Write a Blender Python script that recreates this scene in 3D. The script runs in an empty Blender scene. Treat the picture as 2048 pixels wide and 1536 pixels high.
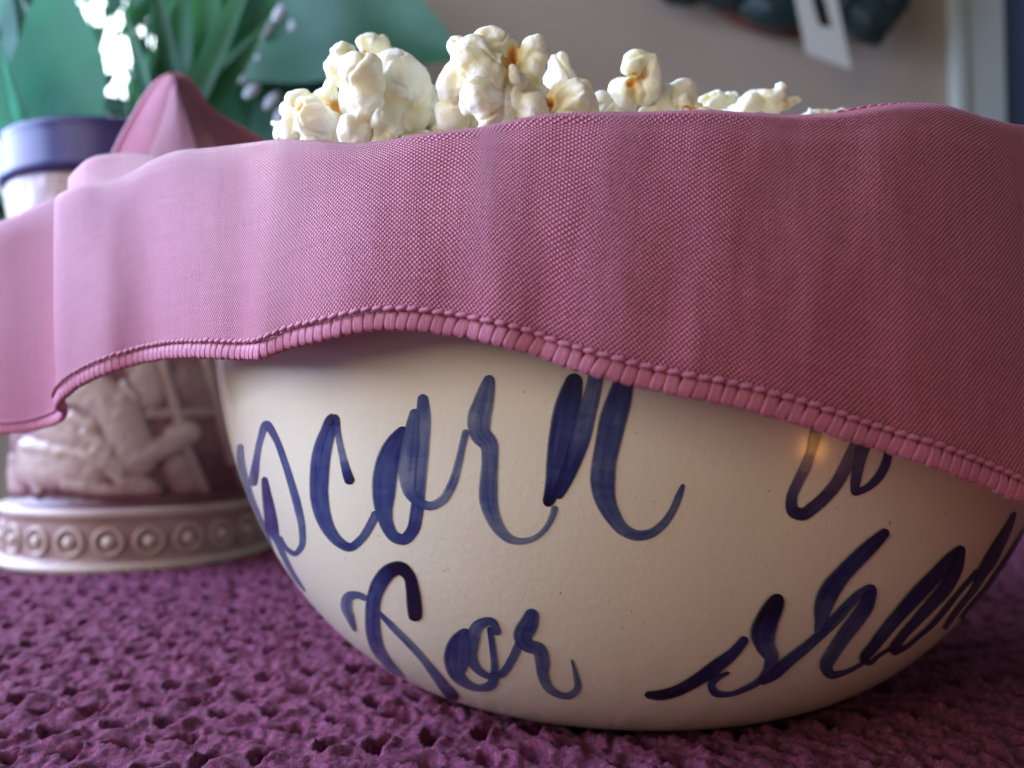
import bpy, bmesh, math, random
import numpy as np
from mathutils import Vector, Matrix, noise
from mathutils.bvhtree import BVHTree
random.seed(7); rng = np.random.default_rng(7)
SC = bpy.context.scene; COL = SC.collection

# ------------------------------------------------------------------ camera
F = 1668.0; CAMZ = 0.0748; PITCH = 0.0396
cd = bpy.data.cameras.new('camera'); cam = bpy.data.objects.new('camera', cd); COL.objects.link(cam)
cam.location = (0, 0, CAMZ); cam.rotation_euler = (math.pi/2 + PITCH, 0, 0)
cd.lens = F/2048*36; cd.sensor_width = 36; cd.clip_start = 0.01; cd.clip_end = 60
cd.dof.use_dof = True; cd.dof.focus_distance = 0.158; cd.dof.aperture_fstop = 12.5
SC.camera = cam
CP, SP = math.cos(PITCH), math.sin(PITCH)
def ray(px, py):
    x = (px-1024)/F; u = (768-py)/F
    return Vector((x, CP-u*SP, SP+u*CP))
def at(px, py, Y):                      # point of the place seen at px,py standing at distance Y
    d = ray(px, py); t = Y/d.y
    return Vector((d.x*t, Y, CAMZ+d.z*t))
def pxy(p):
    x, y, z = p[0], p[1], p[2]-CAMZ
    d = y*CP+z*SP; u = -y*SP+z*CP
    return 1024+F*x/d, 768-F*u/d

# ------------------------------------------------------------------ light
SC.view_settings.view_transform = 'Standard'; SC.view_settings.look = 'None'; SC.view_settings.exposure = 0
w = bpy.data.worlds.new('World'); SC.world = w; w.use_nodes = True
bg = w.node_tree.nodes['Background']; bg.inputs[0].default_value = (0.80, 0.78, 0.80, 1); bg.inputs[1].default_value = 0.17
def area(name, loc, target, size, power, color, size_y=None):
    l = bpy.data.lights.new(name, 'AREA'); l.energy = power; l.color = color; l.size = size
    if size_y: l.shape = 'RECTANGLE'; l.size_y = size_y
    o = bpy.data.objects.new(name, l); COL.objects.link(o); o.location = loc
    o.rotation_euler = (Vector(target)-Vector(loc)).to_track_quat('-Z', 'Y').to_euler(); return o
area('window_light', (-0.98, 0.33, 0.50), (-.05, .25, .1), 0.85, 44.0, (0.49, 0.63, 1.0), 0.75)
area('far_window_light', (-0.9, 1.42, 0.95), (0, .25, .12), 0.7, 24.0, (0.80, 0.90, 1.0), 0.7)
area('room_light', (-0.75, -0.50, 0.38), (-0.03, .2, .08), 0.6, 5.8, (1.0, 0.88, 0.72), 0.5)
area('glint_light', (.139, .0565, .006), (.0529, .1471, .069), 0.020, 0.013, (1.0, 0.40, 0.08), 0.012)  # unseen warm light, added low beside the bowl for its orange glint

# ------------------------------------------------------------------ helpers
def tag(o, label=None, cat=None, group=None, kind=None):
    if label: o['label'] = label
    if cat: o['category'] = cat
    if group: o['group'] = group
    if kind: o['kind'] = kind
    return o
def empty(name, loc=(0, 0, 0)):
    o = bpy.data.objects.new(name, None); COL.objects.link(o); o.location = loc; o.empty_display_size = .01; return o
def mesh_obj(name, verts, faces, m=None, parent=None, smooth=True, attr=None, uv=None):
    me = bpy.data.meshes.new(name); me.from_pydata([tuple(v) for v in verts], [], [tuple(int(i) for i in f) for f in faces]); me.update()
    if smooth: me.polygons.foreach_set('use_smooth', [True]*len(me.polygons))
    if attr:
        for k, v in attr.items():
            a = me.attributes.new(k, 'FLOAT', 'POINT'); a.data.foreach_set('value', np.asarray(v, dtype=np.float32))
    if uv is not None:
        l = me.uv_layers.new(name='UVMap'); idx = np.empty(len(me.loops), dtype=np.int32); me.loops.foreach_get('vertex_index', idx)
        l.data.foreach_set('uv', np.asarray(uv, dtype=np.float32)[idx].ravel())
    if m: me.materials.append(m)
    o = bpy.data.objects.new(name, me); COL.objects.link(o)
    if parent: o.parent = parent; o.matrix_parent_inverse = Matrix.Translation(-Vector(parent.location))
    return o
def link_me(name, me, parent=None, mat=None):
    o = bpy.data.objects.new(name, me); COL.objects.link(o)
    if mat is not None: o.matrix_basis = mat
    if parent: o.parent = parent; o.matrix_parent_inverse = Matrix.Translation(-Vector(parent.location))
    return o
def grid_faces(nu, nv, closed=False):
    f = []
    for i in range(nu if closed else nu-1):
        for j in range(nv-1):
            a = i*nv+j; b = ((i+1) % nu)*nv+j
            f.append((a, b, b+1, a+1))
    return f
def catmull(P, n):
    P = np.asarray(P, float); d = np.r_[0, np.cumsum(np.maximum(1e-9, np.linalg.norm(np.diff(P[:, :2], axis=0), axis=1)))]
    return spline(d, P, np.linspace(0, d[-1], n))
def spline(t, P, s):                    # natural C1 Hermite (finite difference) spline
    t = np.asarray(t, float); P = np.asarray(P, float)
    if P.ndim == 1: P = P[:, None]
    h = np.diff(t); dl = np.diff(P, axis=0)/h[:, None]
    m = np.empty_like(P); m[0] = dl[0]; m[-1] = dl[-1]
    m[1:-1] = (dl[:-1]*h[1:, None]+dl[1:]*h[:-1, None])/(h[:-1]+h[1:])[:, None]
    i = np.clip(np.searchsorted(t, s, side='right')-1, 0, len(t)-2); x = ((s-t[i])/h[i])[:, None]; hh = h[i][:, None]
    return (2*x**3-3*x**2+1)*P[i]+(x**3-2*x**2+x)*hh*m[i]+(-2*x**3+3*x**2)*P[i+1]+(x**3-x**2)*hh*m[i+1]
def lathe(prof, n, cx, cy):
    v = []; 
    for i in range(n):
        a = 2*math.pi*i/n
        for r, z in prof: v.append((cx+r*math.cos(a), cy+r*math.sin(a), z))
    return v, grid_faces(n, len(prof), True)
def ico(sub=3):
    bm = bmesh.new(); bmesh.ops.create_icosphere(bm, subdivisions=sub, radius=1)
    v = np.array([x.co[:] for x in bm.verts]); f = [tuple(x.index for x in q.verts) for q in bm.faces]; bm.free(); return v, f
ICO = {k: ico(k) for k in (1, 2, 3, 4)}

# ------------------------------------------------------------------ materials
def mat(name, color=(.5, .5, .5), rough=.5, **kw):
    m = bpy.data.materials.new(name); m.use_nodes = True; b = m.node_tree.nodes['Principled BSDF']
    b.inputs['Base Color'].default_value = (*color, 1); b.inputs['Roughness'].default_value = rough
    for k, v in kw.items(): b.inputs[k].default_value = v
    return m
class NT:
    def __init__(s, m): s.t = m.node_tree; s.n = s.t.nodes; s.b = s.n.get('Principled BSDF')
    def new(s, typ, **kw):
        n = s.n.new(typ)
        for k, v in kw.items():
            if isinstance(k, str) and hasattr(n, k): setattr(n, k, v)
        return n
    def link(s, a, b): s.t.links.new(a, b)
    def math(s, op, a, b=None, c=None):
        n = s.n.new('ShaderNodeMath'); n.operation = op
        for i, x in enumerate((a, b, c)):
            if x is None: continue
            if isinstance(x, (int, float)): n.inputs[i].default_value = x
            else: s.link(x, n.inputs[i])
        return n.outputs[0]
    def ramp(s, fac, stops):
        n = s.n.new('ShaderNodeValToRGB'); e = n.color_ramp.elements
        while len(e) < len(stops): e.new(.5)
        for q, (p, c) in zip(e, stops): q.position = p; q.color = (*c, 1)
        s.link(fac, n.inputs[0]); return n.outputs[0]
    def noise(s, scale, detail=3, vec=None, rough=.5):
        n = s.n.new('ShaderNodeTexNoise'); n.inputs['Scale'].default_value = scale; n.inputs['Detail'].default_value = detail; n.inputs['Roughness'].default_value = rough
        if vec is None:
            g = s.n.new('ShaderNodeNewGeometry'); vec = g.outputs['Position']
        s.link(vec, n.inputs['Vector']); return n.outputs['Fac']
    def attr(s, name):
        n = s.n.new('ShaderNodeAttribute'); n.attribute_name = name; return n.outputs['Fac']
    def bump(s, h, dist, strength=1.0, normal=None):
        n = s.n.new('ShaderNodeBump'); n.inputs['Distance'].default_value = dist; n.inputs['Strength'].default_value = strength
        s.link(h, n.inputs['Height'])
        if normal is not None: s.link(normal, n.inputs['Normal'])
        return n.outputs['Normal']

def cloth_material(weave=True):
    m = mat('pink_weave' if weave else 'pink_thread', (.5, .15, .22), .55); N = NT(m); b = N.b
    b.inputs['Sheen Weight'].default_value = .18; b.inputs['Sheen Roughness'].default_value = .4; b.inputs['Sheen Tint'].default_value = (.9, .75, .85, 1)
    b.inputs['Specular IOR Level'].default_value = .35
    if weave:
        uv = N.new('ShaderNodeTexCoord').outputs['UV']
        wn = N.new('ShaderNodeTexNoise'); wn.inputs['Scale'].default_value = 90; wn.inputs['Detail'].default_value = 2; N.link(uv, wn.inputs['Vector'])
        off = N.new('ShaderNodeVectorMath'); off.operation = 'MULTIPLY_ADD'; N.link(wn.outputs['Color'], off.inputs[0]); off.inputs[1].default_value = (.0007, .0007, 0); N.link(uv, off.inputs[2])
        sp = N.new('ShaderNodeSeparateXYZ'); N.link(off.outputs[0], sp.inputs[0])
        k = 2*math.pi/.00084; ky = 2*math.pi/.00092
        cu = N.math('COSINE', N.math('MULTIPLY', sp.outputs[0], k)); cv = N.math('COSINE', N.math('MULTIPLY', sp.outputs[1], ky))
        pr = N.math('MULTIPLY', cu, cv)
        warp = N.math('MULTIPLY', N.math('COSINE', N.math('MULTIPLY', sp.outputs[0], 2*k)), .12)
        h = N.math('ADD', N.math('MULTIPLY_ADD', pr, .5, .5), warp)
        col = N.ramp(h, [(0.05, (.13, .016, .035)), (.5, (.47, .105, .175)), (1, (.78, .27, .37))])  # dark stop paints the shade in the gaps between threads
        fb = N.new('ShaderNodeMapping'); fb.inputs['Scale'].default_value = (900, 60, 1); N.link(uv, fb.inputs['Vector']); fb2 = N.new('ShaderNodeMapping'); fb2.inputs['Scale'].default_value = (60, 900, 1); N.link(uv, fb2.inputs['Vector'])
        th = N.math('ADD', N.noise(1, 2, fb.outputs[0]), N.noise(1, 2, fb2.outputs[0])); th = N.math('MULTIPLY_ADD', th, .35, .68)
        hv = N.new('ShaderNodeHueSaturation'); N.link(col, hv.inputs['Color']); N.link(th, hv.inputs['Value']); col = hv.outputs[0]
        h = N.math('ADD', h, N.math('MULTIPLY', N.noise(5000, 2, uv), .35))
        tl = N.new('ShaderNodeBsdfTranslucent'); tl.inputs[0].default_value = (.62, .26, .44, 1); ms = N.new('ShaderNodeMixShader'); ms.inputs[0].default_value = .10
        N.link(b.outputs[0], ms.inputs[1]); N.link(tl.outputs[0], ms.inputs[2]); N.link(ms.outputs[0], N.n['Material Output'].inputs['Surface'])
        N.link(col, b.inputs['Base Color'])
        N.link(N.bump(h, .00032, 1.0), b.inputs['Normal'])
    else:
        oc = N.new('ShaderNodeTexCoord').outputs['Object']; mp = N.new('ShaderNodeMapping'); mp.inputs['Scale'].default_value = (5200, 1500, 500); N.link(oc, mp.inputs['Vector']); h = N.noise(1, 3, mp.outputs[0])
        col = N.ramp(h, [(.2, (.34, .085, .15)), (.8, (.56, .19, .28))]); N.link(col, b.inputs['Base Color'])
        N.link(N.bump(h, .0003, .6), b.inputs['Normal'])
    return m
M_cloth = cloth_material(); M_thread = cloth_material(False)
M_glaze = mat('cream_glaze', (.68, .58, .44), .36); N = NT(M_glaze)
c1 = N.ramp(N.noise(22, 4), [(.3, (.67, .61, .455)), (.7, (.74, .68, .51))])
sp = N.ramp(N.noise(900, 2), [(.22, (.35, .26, .18)), (.27, (1, 1, 1))])
mx = N.new('ShaderNodeMix', data_type='RGBA', blend_type='MULTIPLY'); mx.inputs[0].default_value = .8
N.link(c1, mx.inputs[6]); N.link(sp, mx.inputs[7]); N.link(mx.outputs[2], N.b.inputs['Base Color'])
N.link(N.bump(N.noise(600, 4, rough=.65), .0004, .2), N.b.inputs['Normal']); N.b.inputs['Coat Weight'].default_value = .6; N.b.inputs['Coat Roughness'].default_value = .14

# translucent brush glaze
M_ink = bpy.data.materials.new('blue_brush_glaze'); M_ink.use_nodes = True; N = NT(M_ink)
ink = N.attr('ink'); n1 = N.noise(260, 4); n2 = N.noise(1500, 2)
geo = N.new('ShaderNodeNewGeometry'); mp = N.new('ShaderNodeMapping'); mp.inputs['Scale'].default_value = (160, 160, 900); N.link(geo.outputs['Position'], mp.inputs['Vector'])
n3 = N.noise(1, 3, mp.outputs[0])
d = N.math('ADD', ink, N.math('MULTIPLY', N.math('SUBTRACT', n1, .5), .45)); d = N.math('ADD', d, N.math('MULTIPLY', N.math('SUBTRACT', n3, .5), .28))
spk = N.math('MULTIPLY', N.math('GREATER_THAN', n2, .70), .25); d = N.math('ADD', d, spk)
col = N.ramp(d, [(0.0, (.105, .135, .235)), (.3, (.045, .066, .165)), (.6, (.014, .022, .10)), (1, (.003, .004, .022))])
N.link(col, N.b.inputs['Base Color']); N.b.inputs['Roughness'].default_value = .3
N.b.inputs['Coat Weight'].default_value = .25; N.b.inputs['Coat Roughness'].default_value = .12
tr = N.new('ShaderNodeBsdfTransparent'); ms = N.new('ShaderNodeMixShader')
fac = N.math('MINIMUM', N.math('MAXIMUM', N.math('MULTIPLY_ADD', d, .8, .68), .55), 1.0)
fac = N.math('MULTIPLY', fac, N.attr('edge'))
N.link(fac, ms.inputs[0]); N.link(tr.outputs[0], ms.inputs[1]); N.link(N.b.outputs[0], ms.inputs[2])
N.link(ms.outputs[0], N.n['Material Output'].inputs['Surface'])

M_mat = mat('plum_chenille', (.16, .03, .12), .85); N = NT(M_mat)
N.b.inputs['Sheen Weight'].default_value = .12; N.b.inputs['Sheen Roughness'].default_value = .35; N.b.inputs['Sheen Tint'].default_value = (.85, .45, .8, 1)
N.link(N.ramp(N.noise(700, 3), [(.3, (.095, .010, .042)), (.55, (.25, .033, .105)), (.75, (.46, .09, .22))]), N.b.inputs['Base Color'])
N.link(N.bump(N.noise(2200, 3, rough=.75), .0016, 1), N.b.inputs['Normal'])

M_pop = mat('popcorn_flake', (.9, .85, .7), .6); N = NT(M_pop)
t = N.ramp(N.attr('tone'), [(0, (.985, .965, .87)), (.42, (.96, .89, .62)), (.68, (.86, .56, .16)), (1, (.72, .28, .03))])
N.link(t, N.b.inputs['Base Color']); N.b.inputs['Subsurface Weight'].default_value = .55; N.b.inputs['Subsurface Radius'].default_value = (1, .8, .45); N.b.inputs['Subsurface Scale'].default_value = .003
N.link(N.math('MULTIPLY_ADD', N.attr('tone'), -.35, .6), N.b.inputs['Roughness'])
N.link(N.bump(N.noise(900, 3), .0005, .5), N.b.inputs['Normal'])

M_pot = mat('antiqued_shaded_ceramic', (.4, .3, .25), .38, **{'Specular IOR Level': .3}); N = NT(M_pot)
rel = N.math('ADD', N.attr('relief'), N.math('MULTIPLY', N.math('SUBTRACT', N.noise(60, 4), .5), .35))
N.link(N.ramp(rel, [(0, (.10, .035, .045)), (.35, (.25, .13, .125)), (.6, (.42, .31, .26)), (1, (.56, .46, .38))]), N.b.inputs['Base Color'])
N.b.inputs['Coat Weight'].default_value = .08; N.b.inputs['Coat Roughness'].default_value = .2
M_collar = mat('plum_blue_glaze', (.075, .065, .20), .25, **{'Specular IOR Level': .14})
N = NT(M_collar); N.link(N.ramp(N.noise(40, 3), [(.3, (.035, .035, .12)), (.7, (.065, .045, .12))]), N.b.inputs['Base Color'])
M_soil = mat('dark_soil', (.02, .015, .012), .95); N = NT(M_soil); N.link(N.bump(N.noise(300, 4), .004), N.b.inputs['Normal'])

def leaf_mat(name, c, trans=.35):
    m = bpy.data.materials.new(name); m.use_nodes = True; N = NT(m)
    c0 = tuple(x*.65 for x in c)
    col = N.ramp(N.noise(35, 4), [(.3, c0), (.7, c)]); N.link(col, N.b.inputs['Base Color']); N.b.inputs['Roughness'].default_value = .6; N.b.inputs['Specular IOR Level'].default_value = .25
    tl = N.new('ShaderNodeBsdfTranslucent'); tl.inputs[0].default_value = (min(.8, c[0]*3), min(.85, c[1]*3.2), min(.8, c[2]*2.6), 1)
    ms = N.new('ShaderNodeMixShader'); ms.inputs[0].default_value = trans
    N.link(N.b.outputs[0], ms.inputs[1]); N.link(tl.outputs[0], ms.inputs[2]); N.link(ms.outputs[0], N.n['Material Output'].inputs['Surface'])
    return m
M_leaf = leaf_mat('leaf_green', (.05, .16, .08)); M_leaf2 = leaf_mat('leaf_deep_green', (.020, .085, .038), .09); M_leaf3 = leaf_mat('leaf_blue_green', (.055, .20, .14), .42)
M_petal = leaf_mat('pale_petal', (.65, .6, .62), .3)

# ------------------------------------------------------------------ bowl
BX, BY, BR, BH = .0331, .2603, .1202, .1235
RF, PW, Q, H0 = .0552, 2.2321, 1.6526, .1137
def bowl_r(z):
    t = min(1, max(0, z/H0)); return RF+(.12-RF)*(1-(1-t)**PW)**(1/Q)
zs = [H0*(1-math.cos(math.pi/2*i/46)) for i in range(47)]
outer = [(.0001, .004), (.046, .004), (.047, .0), (.0525, .0)] + [(bowl_r(z), z+.0002) for z in zs] + [(BR, .118)]
rimp = [(BR, .1205), (BR-.0010, .1228), (BR-.0028, .1238), (BR-.0047, .1228), (BR-.0058, .1205)]
inner = [(max(.001, bowl_r(z)-.006)*min(1, .35+z/.03) if z < .02 else bowl_r(z)-.006, z+.008 if z < .09 else z+.004) for z in reversed(zs)]
inner = [p for p in inner if p[1] < .116] + [(.0005, .008)]
v, f = lathe(outer+rimp+inner, 220, BX, BY)
bowl = mesh_obj('popcorn_bowl', v, f, M_glaze)
tag(bowl, 'cream stoneware bowl with blue brushed script, heaped with popcorn on the plum mat', 'bowl')
vo, fo = lathe(outer[3:], 360, BX, BY); BVH = BVHTree.FromPolygons([Vector(p) for p in vo], fo)

def ribbon(pts, k, base):
    P = np.array([(p[0], p[1], p[2]) for p in pts], float); D = np.array([p[3] if len(p) > 3 else base for p in pts], float)
    d = np.r_[0, np.cumsum(np.maximum(.5, np.linalg.norm(np.diff(P[:, :2], axis=0), axis=1)))]
    n = max(10, int(d[-1]/3)); s = np.linspace(0, d[-1], n); S = spline(d, np.c_[P, D], s)
    tx = np.gradient(S[:, 0]); ty = np.gradient(S[:, 1]); L = np.hypot(tx, ty)+1e-9; nx, ny = -ty/L, tx/L
    # smooth the sideways vector so hairpins stay tidy
    w_ = np.maximum(S[:, 2], 2)/2; s2 = s
    cap = np.minimum(1, np.sqrt(np.clip(1-(1-np.minimum(s2, w_*.8)/(w_*.8+1e-6))**2, .04, 1)))*np.minimum(1, np.sqrt(np.clip(1-(1-np.minimum(d[-1]-s2, w_*.8)/(w_*.8+1e-6))**2, .04, 1)))
    for i in range(n): w_[i] *= cap[i]*(1+.035*math.sin(s[i]*.045+k*1.7)+.018*noise.noise(Vector((s[i]*.12,k*3.1,0))))
    NC = 13; V = []; ok = []; ink_ = []; edge = []
    for i in range(n):
        for j in range(NC):
            q = -1+2*j/(NC-1)
            r = ray(S[i, 0]+nx[i]*w_[i]*q, S[i, 1]+ny[i]*w_[i]*q).normalized()
            loc, no, _, _ = BVH.ray_cast(Vector((0, 0, CAMZ)), r)
            if loc is None or no.dot(-r) < .02: V.append((0, 0, 0)); ok.append(False)
            else: V.append(loc+no*(.00005+.000012*k)); ok.append(True)
            e = .10*abs(q)**6
            ink_.append(S[i, 3]+e+.20*noise.noise(Vector((q*3.2+k*9.1, s[i]*.006, k)))+.14*noise.noise(Vector((q*7+k*5.1, s[i]*.012, k)))+.10*math.exp(-((q-.35*math.sin(k*2.1))/.16)**2)*math.sin(s[i]*.03+k)); edge.append(1 if abs(q) < .8 else (.85 if abs(q) < .95 else .25))
    Fs = []
    for i in range(n-1):
        for j in range(NC-1):
            a = i*NC+j
            if ok[a] and ok[a+1] and ok[a+NC] and ok[a+NC+1]: Fs.append((a, a+1, a+NC+1, a+NC))
    return V, Fs, ink_, edge
def C(ox, oy, s, pts, dw=1.0):
    return [(ox+p[0]*s, oy+p[1]*s, p[2]*s*dw)+tuple(p[3:]) for p in pts]
A6 = (450, 700, .29297); A7 = (900, 700, .29297); A8 = (1448, 780, .29297); R1 = (600, 1050, .3418); R2 = (1200, 1050, .3418); R8 = (1700, 1050, .3164)
letters = [
 ('p', [(C(*A6, [(105,640,44,.5),(110,760,55,.15),(140,880,50,.1),(190,1040,50,.1),(240,1180,55,.2),(300,1330,50,.2),(360,1470,40,.1),(420,1600,20,.1)]), .15),
        (C(*A6, [(190,930,60,.7),(200,850,65,.5),(215,750,55,.3),(240,620,50,.2),(285,510,60,.35),(340,590,50,.4),(400,740,52,.3),(450,900,54,.25),(500,1080,58,.25),(528,1230,52,.2),(518,1350,45,.2),(480,1390,38,.3),(425,1360,34,.3),(370,1270,34,.3)]), .3),
        (C(*A6, [(268,865,44,.6),(285,980,70,.65),(305,1100,85,.6),(325,1220,88,.6),(355,1300,50,.3),(400,1400,45,.2),(450,1500,38,.1),(500,1580,30,.1),(550,1650,15,.1)]), .4)]),
 ('c', [(C(*A6, [(862,915,80,.95),(840,860,72,.7),(812,760,55,.2),(785,640,48,.1),(765,545,55,.3),(742,475,95,.8),(700,570,115,.5),(662,700,130,.4),(645,860,140,.5),(645,1000,135,.45),(670,1130,112,.35),(720,1240,90,.3),(780,1310,78,.35),(850,1345,65,.5),(930,1290,60,.25),(990,1200,60,.2),(1040,1100,65,.3)]), .4)]),
 ('o', [(C(*A6, [(1235,525,60,.7),(1185,600,115,.65),(1130,710,160,.5),(1095,850,180,.4),(1085,980,160,.4),(1085,1090,125,.35),(1110,1200,98,.3),(1160,1275,85,.4),(1220,1290,85,.4),(1280,1230,90,.5),(1305,1130,92,.4),(1320,1010,95,.3),(1335,850,95,.2),(1345,650,105,.15),(1355,450,110,.15),(1350,300,70,.4)]), .35),
        (C(*A6, [(1300,400,60,.2),(1280,520,100,.3),(1265,640,130,.3),(1250,760,130,.15),(1245,880,115,.1),(1270,980,90,.2),(1330,1040,72,.4),(1400,1062,65,.2),(1480,1028,65,.1),(1545,930,65,.15),(1590,790,60,.1),(1625,640,52,.1),(1650,540,52,.2)]), .15)]),
 ('r', [(C(*A6, [(1812,170,66,.45),(1790,260,120,.2),(1762,370,150,.15),(1735,480,165,.15),(1745,570,150,.25),(1800,640,135,.25),(1808,760,122,.2),(1800,900,125,.2),(1800,1030,130,.2),(1830,1140,112,.2),(1880,1230,88,.12),(1950,1290,62,.05),(2020,1303,48,.05),(2116,1280,42,.05),(2186,1220,42,.1),(2236,1130,52,.1),(2256,1060,52,.1)]), .2)]),
 ('n', [(C(*A7, [(860,160,110,.95),(825,300,160,.75),(785,450,185,.6),(750,620,170,.5),(725,780,140,.45),(705,900,115,.5),(680,1010,100,.8),(655,1065,70,1)]), .6),
        (C(*A7, [(1020,20,90,.2),(1000,150,110,.15),(970,300,125,.2),(930,450,135,.2),(885,620,140,.35),(830,780,125,.6),(780,900,100,.7),(720,1010,75,.8)]), .35),
        (C(*A7, [(1205,60,150,.5),(1190,190,150,.6),(1155,330,178,.5),(1110,480,190,.4),(1080,620,190,.35),(1052,760,180,.25),(1042,900,172,.3),(1060,1020,150,.3),(1110,1130,122,.25),(1180,1220,92,.15),(1270,1262,76,.2),(1370,1248,66,.25),(1450,1190,62,.25),(1520,1090,56,.25),(1562,990,50,.2),(1592,912,26,.5)]), .35)]),
 ('w', [(C(*A8, [(645,180,80,.7),(632,250,85,.7),(612,350,80,.6),(590,430,66,.4),(555,520,78,.4),(500,630,80,.4),(458,740,82,.5),(470,825,90,.75),(530,845,90,.85),(605,800,92,.65),(690,725,95,.7),(765,635,95,.6),(825,530,95,.5),(880,430,105,.4),(920,340,105,.3)]), .5),
        (C(*A8, [(960,280,110,.7),(950,360,110,.7),(930,450,85,.5),(905,560,80,.6),(890,650,72,.7),(885,695,50,.8),(960,672,52,.6),(1040,605,62,.5),(1095,515,66,.6),(1118,430,62,.7),(1130,340,50,.7)]), .55)]),
 ('f', [(C(*R1, [(678,560,78,1.1),(668,450,92,1.15),(660,380,86,1.15),(635,290,76,1.1),(590,250,84,1.1),(530,265,92,.85),(475,325,98,.6),(435,420,92,.5),(425,540,90,.5),(432,640,86,.45),(460,730,76,.35),(510,800,64,.25),(565,860,50,.2),(610,905,34,.15)]), .6),
        (C(*R1, [(322,620,18,.3),(295,540,50,.2),(272,470,70,.1),(285,418,62,.2),(335,405,44,.15),(395,430,36,.2)]), .15),
        (C(*R1, [(455,500,20,.3),(540,590,38,.2),(640,690,42,.15),(720,780,46,.2),(790,870,56,.25),(850,950,62,.5),(890,1000,72,.6),(905,1032,60,.6)]), .25)]),
 ('o', [(C(*R1, [(985,605,50,.5),(930,680,110,.55),(898,790,115,.5),(920,870,95,.3),(980,928,55,.15),(1060,948,46,.2),(1120,930,62,.3),(1138,850,50,.3),(1128,720,40,.4),(1110,590,34,.6)]), .4),
        (C(*R1, [(1160,640,46,.3),(1120,560,50,.4),(1050,580,75,.3),(1008,680,88,.25),(1005,780,68,.3),(1050,850,46,.3),(1120,882,42,.4),(1180,865,50,.3),(1230,800,52,.25),(1270,720,52,.25),(1292,670,50,.3)]), .3),
        (C(*R1, [(950,620,60,.5),(960,700,85,.45),(955,780,85,.4),(940,860,50,.3)]), .4)]),
 ('r', [(C(*R1, [(1365,485,70,.45),(1340,570,112,.4),(1305,650,110,.4),(1335,700,82,.4),(1395,720,84,.25),(1418,790,90,.2),(1422,870,70,.2),(1450,940,55,.15),(1510,985,40,.25),(1580,990,46,.2),(1622,950,46,.2),(1615,880,34,.2),(1590,780,12,.4)]), .25)]),
 ('s', [(C(*R2, [(260,985,36,1.2),(330,990,60,1.2),(430,970,72,1.0),(550,910,82,.85),(680,820,86,.75),(780,740,72,.6),(855,650,60,.6)]), .8),
        (C(*R2, [(1050,400,70,1.2),(1020,460,120,1.1),(975,550,150,.9),(950,630,155,.6),(965,700,120,.4),(1000,770,90,.35),(985,840,76,.4),(930,905,48,.4),(840,955,36,.4),(740,985,32,.5),(665,970,48,.6),(650,930,50,.6),(700,880,34,.6),(755,855,20,.9)]), .6)]),
 ('h', [(C(*R2, [(930,915,50,.8),(1010,870,72,.65),(1100,790,72,.5),(1200,710,66,.45),(1300,620,66,.5),(1380,540,70,.4),(1460,450,62,.35),(1530,390,60,.4),(1580,370,66,.6),(1565,440,90,.6),(1500,545,96,.4),(1420,650,95,.4),(1355,750,90,.3),(1320,820,80,.4),(1345,868,56,.5),(1410,862,34,.5),(1480,835,26,.5),(1540,800,24,.5)]), .5),
        (C(*R2, [(1680,25,56,.9),(1600,100,86,.8),(1500,195,105,.6),(1400,300,115,.6),(1330,400,125,.5),(1300,480,112,.4),(1285,560,76,.35),(1262,630,34,.3)]), .6)]),
 ('a', [(C(*R8, [(715,135,56,.9),(640,205,90,.8),(540,310,105,.7),(430,425,105,.65),(330,535,95,.6),(235,645,90,.5),(150,755,76,.7),(92,850,56,.8),(120,865,34,.7),(175,822,26,.7),(250,775,24,.7)]), .6),
        (C(*R8, [(700,150,50,.9),(670,260,86,.8),(600,390,92,.7),(500,505,82,.6),(400,615,70,.6),(320,705,60,.7),(275,785,66,.7),(340,770,34,.6),(430,700,28,.6),(520,620,34,.6),(600,525,34,.6),(680,425,30,.6),(760,335,34,.6),(815,280,50,.7)]), .6)]),
 ('r', [(C(*R8, [(1037,-85,22,.9),(1000,0,48,.8),(930,130,76,.7),(875,230,92,.7),(825,310,70,.6),(780,400,42,.5),(720,475,34,.5),(650,565,34,.4),(590,655,28,.4)]), .6),
        (C(*R8, [(1160,-60,20,.6),(1100,40,36,.6),(1020,165,38,.6),(940,285,36,.5),(860,395,30,.4),(760,505,24,.4),(690,590,20,.3)]), .5)]),
]
k = 0
for name, strokes in letters:
    V = []; Fs = []; I = []; E_ = []
    for pts, base in strokes:
        a, b_, c_, e_ = ribbon(pts, k, base); o_ = len(V); V += a; Fs += [tuple(i+o_ for i in q) for q in b_]; I += c_; E_ += e_; k += 1
    used = sorted({i for q in Fs for i in q}); mp_ = {u: i for i, u in enumerate(used)}
    o = mesh_obj('brushed_letter', [V[u] for u in used], [tuple(mp_[i] for i in q) for q in Fs], M_ink, bowl, True, {'ink': [I[u] for u in used], 'edge': [E_[u] for u in used]})
    o['label'] = 'blue brushed script letter ' + name

# ------------------------------------------------------------------ cloth
def circ_Y(px, R):
    a = math.atan2((px-1024), F); D = math.hypot(BX, BY); r = a-math.atan2(BX, BY)
    q = R*R-(D*math.sin(r))**2; t = D*math.cos(r)-(math.sqrt(q) if q > 0 else 0); return t*math.cos(a)
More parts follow.
